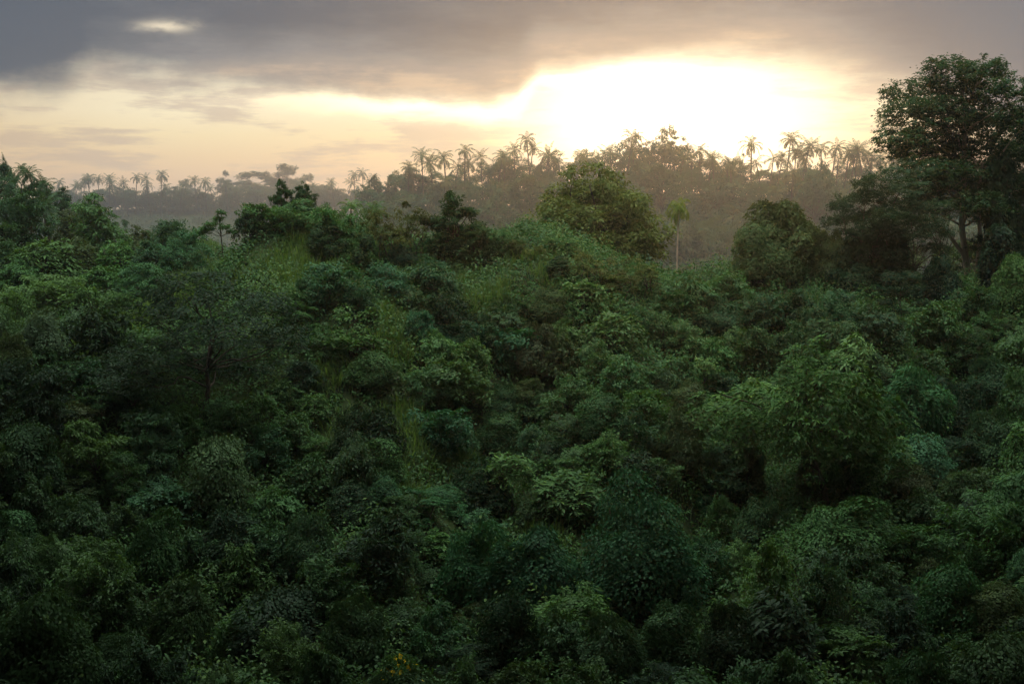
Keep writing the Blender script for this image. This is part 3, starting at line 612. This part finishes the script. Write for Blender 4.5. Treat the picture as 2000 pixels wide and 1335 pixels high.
# --- unseen tall trees, added on the near bank to shade the slope's foot
for i, (x, y, wd_, ht) in enumerate([(-15, 12, 12, 19), (-20, 23, 13, 24), (-27, 33, 12, 26), (15, 11, 12, 19), (20, 22, 13, 24), (27, 32, 12, 26), (-9, 2, 11, 16), (9, 1, 11, 16), (0, -6, 13, 19), (-24, 5, 12, 18), (24, 4, 12, 18), (-14.5, 18, 25, 39), (14.5, 19, 25, 40), (-13, 5, 26, 30.5), (13, 4, 26, 31), (0, -9, 26, 30.2), (-30, 14, 26, 30.6), (30, 15, 26, 31.2), (-21, 31, 26, 46), (21, 31.5, 26, 47)]):
    cm, tm, W, Hh, names = PROTO['canopy'][i % 4] if ht < 30 else PROTO['bank'][0]
    o = add('woodland_tree', None, cat='tree', group='added shade trees of the near bank', label='unseen tall tree added on the near bank to shade the slope foot', loc=(x, y, float(H(x, y))))
    o.scale = (wd_ / W, wd_ / W, ht / Hh); o.rotation_euler = (0, 0, i * 1.7)
    add(names[1], tm, o); add(names[0], cm, o, color=PAL['d'])
#@STUFF
# ------------------------------------------------------------------ labels for the hillside plants: look + nearest landmark
def relation(dx, dy):
    v = 'above' if dy < 0 else 'below'; h = 'left of' if dx < 0 else 'right of'
    if abs(dx) < .45 * abs(dy): return 'straight ' + v
    if abs(dy) < .45 * abs(dx): return 'level with and ' + h
    return 'up and ' + h if dy < 0 else 'down and ' + h
todo = {}
for it in ITEMS:
    o, kind, col, px, py, lab = it
    if lab: continue
    j = min(range(len(LM)), key=lambda q: (LM[q][0] - px) ** 2 + (LM[q][1] - py) ** 2)
    dx, dy = px - LM[j][0], py - LM[j][1]
    todo.setdefault((kind, col, relation(dx, dy), LM[j][2]), []).append((dx * dx + dy * dy, o, py))
for (kind, col, rel, lm), L in todo.items():
    L.sort(key=lambda q: q[0])
    for i, (d, o, py) in enumerate(L):
        r = '' if len(L) == 1 else ('nearest ' if i == 0 else ordn(i) + ' nearest ')
        o['label'] = f"{r}{WORD[col]} {KIND[kind][2]} {rel} {lm}"
seen = {}
for it in ITEMS:
    l = it[0]['label']
    if l in seen or not 4 <= len(l.split()) <= 16: print('LABEL?', l)
    seen[l] = 1
# ------------------------------------------------------------------ what nobody could count: grass, ground creepers, far undergrowth
def frustum_points(n, x0, x1, y0, y1, g):
    x, y = g.uniform(x0, x1, n), g.uniform(y0, y1, n)
    z = H(x, y); px, py = pix(x, y, z)
    k = (px > -120) & (px < 2120) & (py < 1480)
    return x[k], y[k], z[k], px[k], py[k]
gg = np.random.default_rng(9)
def grass_w(px, py):
    s = np.zeros_like(px)
    for a, b, c, d in GRASSY: s = np.maximum(s, 1 - ((px - a) / c) ** 2 - ((py - b) / d) ** 2)
    return np.clip(s * 2.5, 0, 1)
parts = [frustum_points(360000, -55 * K, 60 * K, 60 * K, 136 * K, gg), frustum_points(80000, -75 * K, -22 * K, 100 * K, 160 * K, gg)]
X, Y, Z, PX, PY = [np.concatenate(q) for q in zip(*parts)]
# creepers and small leaves
cl = bumps(X * 5, Y * 5); keep = gg.random(len(X)) < np.clip(.75 + cl * .4, .15, 1)
x, y, z, c_ = X[keep], Y[keep], Z[keep], cl[keep]; n = len(x)
lv = Leaves()
hgt = np.abs(gg.normal(size=n)) * .2 * np.clip(1 + c_, .3, 2.2) + .03
lv.kites(np.stack([x, y, z + hgt], 1), gg.normal(size=(n, 3)) * np.array([1, 1, .4]) + np.array([0, -.35, -.3]), np.array([0, -.25, 1.]) + gg.normal(size=(n, 3)) * .4,
         K * gg.uniform(.14, .34, n), K * gg.uniform(.1, .22, n), np.clip(gg.random(n) * .6 + .2 + .25 * c_, 0, 1), .15)
o = add('undergrowth', lv.mesh('undergrowth', M_LEAF), color=(.036, .082, .03), label='low creepers and weeds covering the hillside between the shrubs', cat='undergrowth', kind='stuff')
# taller tangles between the shrubs
k = gg.random(len(X)) < .012; x, y, z = X[k], Y[k], Z[k]; r = K * gg.uniform(.4, 1.25, k.sum()) * (1 - .55 * grass_w(PX[k], PY[k]))
lv = Leaves(); cluster_leaves(lv, gg, np.stack([x, y, z + r * .45], 1), r, 64, K * .27, K * .15, .45, 1.0, .3, .4)
add('thicket', lv.mesh('thicket', M_LEAF), color=(.034, .084, .026), label='tangled weeds and saplings filling the gaps between the shrubs', cat='undergrowth', kind='stuff')
# tall grass
gw = grass_w(PX, PY)
lv = Leaves()
for rep in range(2):
    tuft = np.clip(.55 + .8 * bumps(X * 9, Y * 9), .05, 1); keep = gg.random(len(X)) < (.12 + .88 * gw) * tuft
    x, y, w_ = X[keep] + gg.normal(size=keep.sum()) * .15, Y[keep] + gg.normal(size=keep.sum()) * .15, gw[keep]; n = len(x); z = H(x, y)
    ln = .7 * gg.uniform(.5, 1.1, n) * (.6 + .75 * w_) * (.55 + .6 * tuft[keep])
    a = gg.normal(size=(n, 3)) * np.array([.3, .3, .05]) + np.array([0, -.05, 1.])
    lv.blades(np.stack([x, y, z - .03], 1), a, ln, gg.uniform(.022, .045, n), np.clip(gg.normal(.5, .25, n), 0, 1), gg.uniform(.15, .7, n), 2)
o = add('tall_grass', lv.mesh('tall_grass', M_GRASS), color=(.066, .118, .046), label='tall wild grass on the open spurs of the hillside', cat='grass', kind='stuff')
# far undergrowth: leafy clumps clothing the ridges behind the individual trees
def far_mass(name, x0, x1, y0, y1, n, r0, r1, leaf, per, col, label):
    x, y = gg.uniform(x0, x1, n), gg.uniform(y0, y1, n); z = H(x, y)
    px, py = pix(x, y, z); k = (px > -150) & (px < 2150); x, y, z = x[k], y[k], z[k]; n = len(x)
    r = gg.uniform(r0, r1, n); lv = Leaves()
    cluster_leaves(lv, gg, np.stack([x, y, z + r * .35], 1), r, per, leaf, leaf * .55, .5, .8)
    add(name, lv.mesh(name, M_LEAF), color=col, label=label, cat='woodland', kind='stuff')
far_mass('woodland_undergrowth', -170, 300, 350, 622, 1700, 2.4, 6.2, 1.15, 110, (.03, .055, .025), 'hazy bushes and low woodland clothing the golden far ridge')
far_mass('valley_undergrowth', -480, 130, 780, 1190, 1300, 4.5, 9, 1.8, 90, (.03, .055, .027), 'misty woodland filling the far left valley side')
far_mass('hollow_undergrowth', -95 * K, 75 * K, 136 * K, 230 * K, 1100, 1.0 * K, 2.4 * K, .26, 110, (.03, .06, .026), 'shadowy bushes in the dip behind the hill')
# yellow leaves of one bush
lv = Leaves(); n = 110
q = dirs(n, gg, .5) * gg.uniform(.85, 1.12, (n, 1)) * np.array([2.1, 2.1, 2.0]) + np.array([0, 0, 1.5])
lv.kites(q, gg.normal(size=(n, 3)), np.array([0, -.8, .6]) + gg.normal(size=(n, 3)) * .4, gg.uniform(.4, .66, n), gg.uniform(.32, .5, n), .3 + gg.random(n) * .5, .1)
add('yellow_leaves', lv.mesh('yellow_leaves', M_LEAF), YELLOW, color=(.74, .50, .03), label='bright yellow dying leaves')
#@GROUND
# ------------------------------------------------------------------ ground sheet
def axis(segs):
    out = [segs[0][0]]
    for a, b, st in segs: out += list(np.linspace(a, b, max(2, int((b - a) / st) + 1))[1:])
    return np.array(out)
gx = axis([(-2000, -400, 60), (-400, -110, 10), (-110, -45, 3), (-45, 45, .8), (45, 110, 3), (110, 400, 10), (400, 2000, 60)])
gy = axis([(-110, 0, 8), (0, 34, 2), (34, 108, .7), (108, 200, 2.5), (200, 1200, 8), (1200, 2000, 50)])
GX, GY = np.meshgrid(gx, gy); GZ = H(GX, GY)
nx, ny = len(gx), len(gy); ii = np.arange(nx * ny).reshape(ny, nx)
add('ground', new_mesh('ground', np.stack([GX, GY, GZ], -1).reshape(-1, 3), np.stack([ii[:-1, :-1], ii[:-1, 1:], ii[1:, 1:], ii[1:, :-1]], -1).reshape(-1, 4), M_GROUND, smooth=True), kind='structure')

# ------------------------------------------------------------------ haze
HAZE = dict(density=.00035, aniso=.82, color=(.68, .81, 1.0))
hz = bpy.data.meshes.new('haze')
x0, x1, y0, y1, z0, z1 = -2010, 2010, -115, 2010, -60, 47
hz.from_pydata([(x0, y0, z0), (x1, y0, z0), (x1, y1, z0), (x0, y1, z0), (x0, y0, z1), (x1, y0, z1), (x1, y1, z1), (x0, y1, z1)], [],
               [(0, 3, 2, 1), (4, 5, 6, 7), (0, 1, 5, 4), (1, 2, 6, 5), (2, 3, 7, 6), (3, 0, 4, 7)])
m = bpy.data.materials.new('haze'); m.use_nodes = True; nt = m.node_tree; nt.nodes.clear()
out = nt.nodes.new('ShaderNodeOutputMaterial'); pv = nt.nodes.new('ShaderNodeVolumePrincipled')
pv.inputs['Color'].default_value = (*HAZE['color'], 1); pv.inputs['Density'].default_value = HAZE['density']; pv.inputs['Anisotropy'].default_value = HAZE['aniso']
nt.links.new(pv.outputs[0], out.inputs['Volume']); hz.materials.append(m)
add('haze', hz, label='warm morning haze lying over the valley', cat='haze', kind='stuff')

# ------------------------------------------------------------------ sky: Nishita behind a layer of cloud laid out by azimuth and elevation
SUN_AZ, SUN_EL = 6.0, 5.0
w = bpy.data.worlds.new('World'); scene.world = w; w.use_nodes = True
nt = w.node_tree; nt.nodes.clear(); Lk = nt.links.new
class S:
    """a socket with arithmetic"""
    def __init__(s, sock): s.k = sock
    def op(a, o, b=None, c=None):
        n = nt.nodes.new('ShaderNodeMath'); n.operation = o
        for i, v in enumerate((a, b, c)):
            if v is None: continue
            if isinstance(v, S): Lk(v.k, n.inputs[i])
            else: n.inputs[i].default_value = v
        return S(n.outputs[0])
    def __add__(a, b): return a.op('ADD', b)
    def __sub__(a, b): return a.op('SUBTRACT', b)
    def __mul__(a, b): return a.op('MULTIPLY', b)
    def __truediv__(a, b): return a.op('DIVIDE', b)
    def sq(a): return a * a
    def neg(a): return a * -1.0
    def exp(a): return a.op('EXPONENT')
    def sqrt(a): return a.op('SQRT')
def sstep(x, a, b, lo=0.0, hi=1.0):
    n = nt.nodes.new('ShaderNodeMapRange'); n.interpolation_type = 'SMOOTHSTEP'; Lk(x.k, n.inputs[0])
    for i, v in ((1, a), (2, b), (3, lo), (4, hi)): n.inputs[i].default_value = v
    return S(n.outputs[0])
def ramp(x, pts, interp='B_SPLINE'):
    n = nt.nodes.new('ShaderNodeValToRGB'); Lk(x.k, n.inputs[0]); cr = n.color_ramp; cr.interpolation = interp
    while len(cr.elements) < len(pts): cr.elements.new(.5)
    for e, (p, c) in zip(cr.elements, pts):
        e.position = p; e.color = (*(c if isinstance(c, tuple) else (c, c, c)), 1)
    return n.outputs[0]
def noise(u, v, su, sv, detail=4, seed=0.0, rough=.55):
    c = nt.nodes.new('ShaderNodeCombineXYZ'); Lk((u * su).k, c.inputs[0]); Lk((v * sv).k, c.inputs[1]); c.inputs[2].default_value = seed
    n = nt.nodes.new('ShaderNodeTexNoise'); n.inputs['Scale'].default_value = 1; n.inputs['Detail'].default_value = detail; n.inputs['Roughness'].default_value = rough
    Lk(c.outputs[0], n.inputs[0]); return S(n.outputs[0]) - .5
def mixc(f, a, b):
    n = nt.nodes.new('ShaderNodeMix'); n.data_type = 'RGBA'
    if isinstance(f, S): Lk(f.k, n.inputs[0])
    else: n.inputs[0].default_value = f
    for i, v in ((6, a), (7, b)):
        if isinstance(v, tuple): n.inputs[i].default_value = (*v, 1)
        else: Lk(v, n.inputs[i])
    return n.outputs[2]
def addc(a, col, f):
    n = nt.nodes.new('ShaderNodeMix'); n.data_type = 'RGBA'; n.blend_type = 'ADD'; n.clamp_result = False; n.clamp_factor = False
    Lk(f.k, n.inputs[0]); Lk(a, n.inputs[6]); n.inputs[7].default_value = (*col, 1); return n.outputs[2]
tc = nt.nodes.new('ShaderNodeTexCoord'); sx = nt.nodes.new('ShaderNodeSeparateXYZ'); Lk(tc.outputs['Generated'], sx.inputs[0])
Xs, Ys, Zs = (S(sx.outputs[i]) for i in range(3))
U = Xs.op('ARCTAN2', Ys) * (180 / math.pi); V = Zs.op('ARCSINE') * (180 / math.pi)
w1 = noise(U, V, .16, .5, 5, 1.0); w2 = noise(U, V, .5, 1.1, 5, 4.0, .6); w3 = noise(U, V, .09, .35, 3, 8.0)
EDGE = [(200, 200, 0), (200, 200, -20.6)]
def du(px): return (px - 1000) / 48.5
def dv(py): return (430 - py) / 48.5
ed = [(-200, 205), (0, 205), (150, 192), (210, 150), (400, 172), (800, 190), (950, 204), (1010, 190), (1050, 140), (1150, 128), (1300, 113), (1500, 120), (1700, 170), (2000, 300), (2300, 330)]
edge = S(ramp(U * (1 / 60) + .5, [((du(a) + 30) / 60, dv(b) / 10) for a, b in ed], 'LINEAR')) * 10.0
e = V - edge + w2 * sstep(U, -14, -8, 1.3, .75) + w1 * .6
soft = S(ramp(U * (1 / 60) + .5, [((du(a) + 30) / 60, b) for a, b in [(-100, .95), (350, .8), (700, .35), (1050, .4), (1350, .6), (1600, .95), (1900, 1.0)]], 'LINEAR')) * 1.2
deck = sstep(e / soft, -1.0, 1.0)
low = ramp(V * .1, [(0, (.86, .62, .46)), (.16, (.90, .65, .44)), (.25, (.95, .73, .46)), (.33, (1.0, .83, .52)), (.42, (1.04, .92, .64)), (.55, (1.0, .90, .66))], 'LINEAR')
wisp = noise(U, V, .22, 1.5, 6, 31.0, .62); low = mixc(sstep(w1 * .8 + wisp, -.04, .16, 0, .75), low, (.62, .51, .42))
low = mixc(sstep(U, -21, -13, .35, 0), low, (.70, .45, .24))
dk = noise(U, V, .13, .42, 6, 12.0, .6) + noise(U, V, .3, 1.6, 6, 21.0, .6) * .7 + noise(U, V, .55, 1.3, 5, 41.0, .6) * .3
df = sstep(V - edge, 0.0, 3.1, .85, .1) + dk * .8 - (((U + 19.5) / 4.2).sq() + ((V - 6.6) / 2.3).sq()).neg().exp() * .85 - sstep(U, 13, 22, 0, .5)
dcol = ramp(df, [(0, (.075, .10, .145)), (.3, (.13, .15, .185)), (.55, (.215, .225, .25)), (.8, (.33, .30, .29)), (1, (.60, .47, .36))], 'LINEAR')
dcol = mixc(sstep(U, 8, 20, 0, .5), dcol, (.15, .175, .225))
col = mixc(deck, low, dcol)
below = deck * -1.0 + 1.0
rg = ((((U - 6.6) + w3 * 2.5) / 6.0).sq() + ((V - 3.4 + w2 * .5) / 3.0).sq()).sqrt()
glare = (w2 * .9 + 1.0) * sstep(rg, 1.4, .3) * below
band = ((((U + 2.5) / 6.0).sq() + ((e + .45) / .42).sq()).neg()).exp()
hole = ((((U + 13.4 + w2 * 2.5) / .8).sq() + ((V - 7.42 + w2 * .5) / .23).sq()).neg()).exp()
halo = ((((U - 7.0) / 9.0).sq() + ((V - 4.2) / 3.2).sq()).neg()).exp()
col = addc(col, (1.0, .62, .26), halo * .26)
col = addc(col, (1.45, 1.25, .95), glare)
col = addc(col, (.9, .8, .55), band * below)
col = addc(col, (.75, .62, .4), hole)
OVER = 10.5
side = sstep(U.op('ABSOLUTE'), 26, 48, 1, .3); col = mixc(side, (0, 0, 0), col)
up = sstep(V, 22, 68); colO = mixc(sstep(w3 + w1 * .5, -.2, .25), (.75 * OVER, .77 * OVER, .73 * OVER), (.84 * OVER, .83 * OVER, .76 * OVER))
col = mixc(up, col, colO)
back = sstep(Ys, .35, -.3) ; col = mixc(back * sstep(V, 20, 70, 1, 0), col, (.24, .28, .33))
sky = nt.nodes.new('ShaderNodeTexSky'); sky.sky_type = 'NISHITA'; sky.sun_disc = False; sky.sun_elevation = R(SUN_EL); sky.sun_rotation = R(SUN_AZ)
b1 = nt.nodes.new('ShaderNodeBackground'); b1.inputs[1].default_value = .08; Lk(sky.outputs[0], b1.inputs[0])
b2 = nt.nodes.new('ShaderNodeBackground'); b2.inputs[1].default_value = 1.0; Lk(col, b2.inputs[0])
mx = nt.nodes.new('ShaderNodeMixShader'); Lk(sstep(V, 12, 50, .94, .6).k, mx.inputs[0]); Lk(b1.outputs[0], mx.inputs[1]); Lk(b2.outputs[0], mx.inputs[2])
ow = nt.nodes.new('ShaderNodeOutputWorld'); Lk(mx.outputs[0], ow.inputs[0])
w.cycles.sampling_method = 'MANUAL'; w.cycles.sample_map_resolution = 1024

sun = bpy.data.lights.new('sun', 'SUN'); sun.energy = .7; sun.angle = R(10); sun.color = (1, .47, .13)
so = add('sun', sun)
az, el = R(SUN_AZ), R(SUN_EL)
from mathutils import Vector
so.rotation_euler = (-Vector((math.sin(az) * math.cos(el), math.cos(az) * math.cos(el), math.sin(el)))).to_track_quat('-Z', 'Y').to_euler()

# ------------------------------------------------------------------ camera and render settings
cam = bpy.data.cameras.new('camera'); cam.sensor_width = 36; cam.lens = F * 36 / 2000; cam.clip_end = 6000; cam.clip_start = .1
co = add('camera', cam); co.rotation_euler = (math.pi / 2 - PITCH, 0, 0); scene.camera = co
scene.render.engine = 'CYCLES'
cy = scene.cycles
cy.max_bounces = 5; cy.diffuse_bounces = 2; cy.glossy_bounces = 1; cy.transmission_bounces = 3; cy.transparent_max_bounces = 4; cy.volume_bounces = 1
cy.use_denoising = True; cy.sample_clamp_indirect = 4
try: cy.denoiser = 'OPENIMAGEDENOISE'
except Exception: pass
cy.caustics_reflective = False; cy.caustics_refractive = False
vs = scene.view_settings; vs.view_transform = 'Standard'; vs.look = 'None'; vs.exposure = 0; vs.gamma = 1
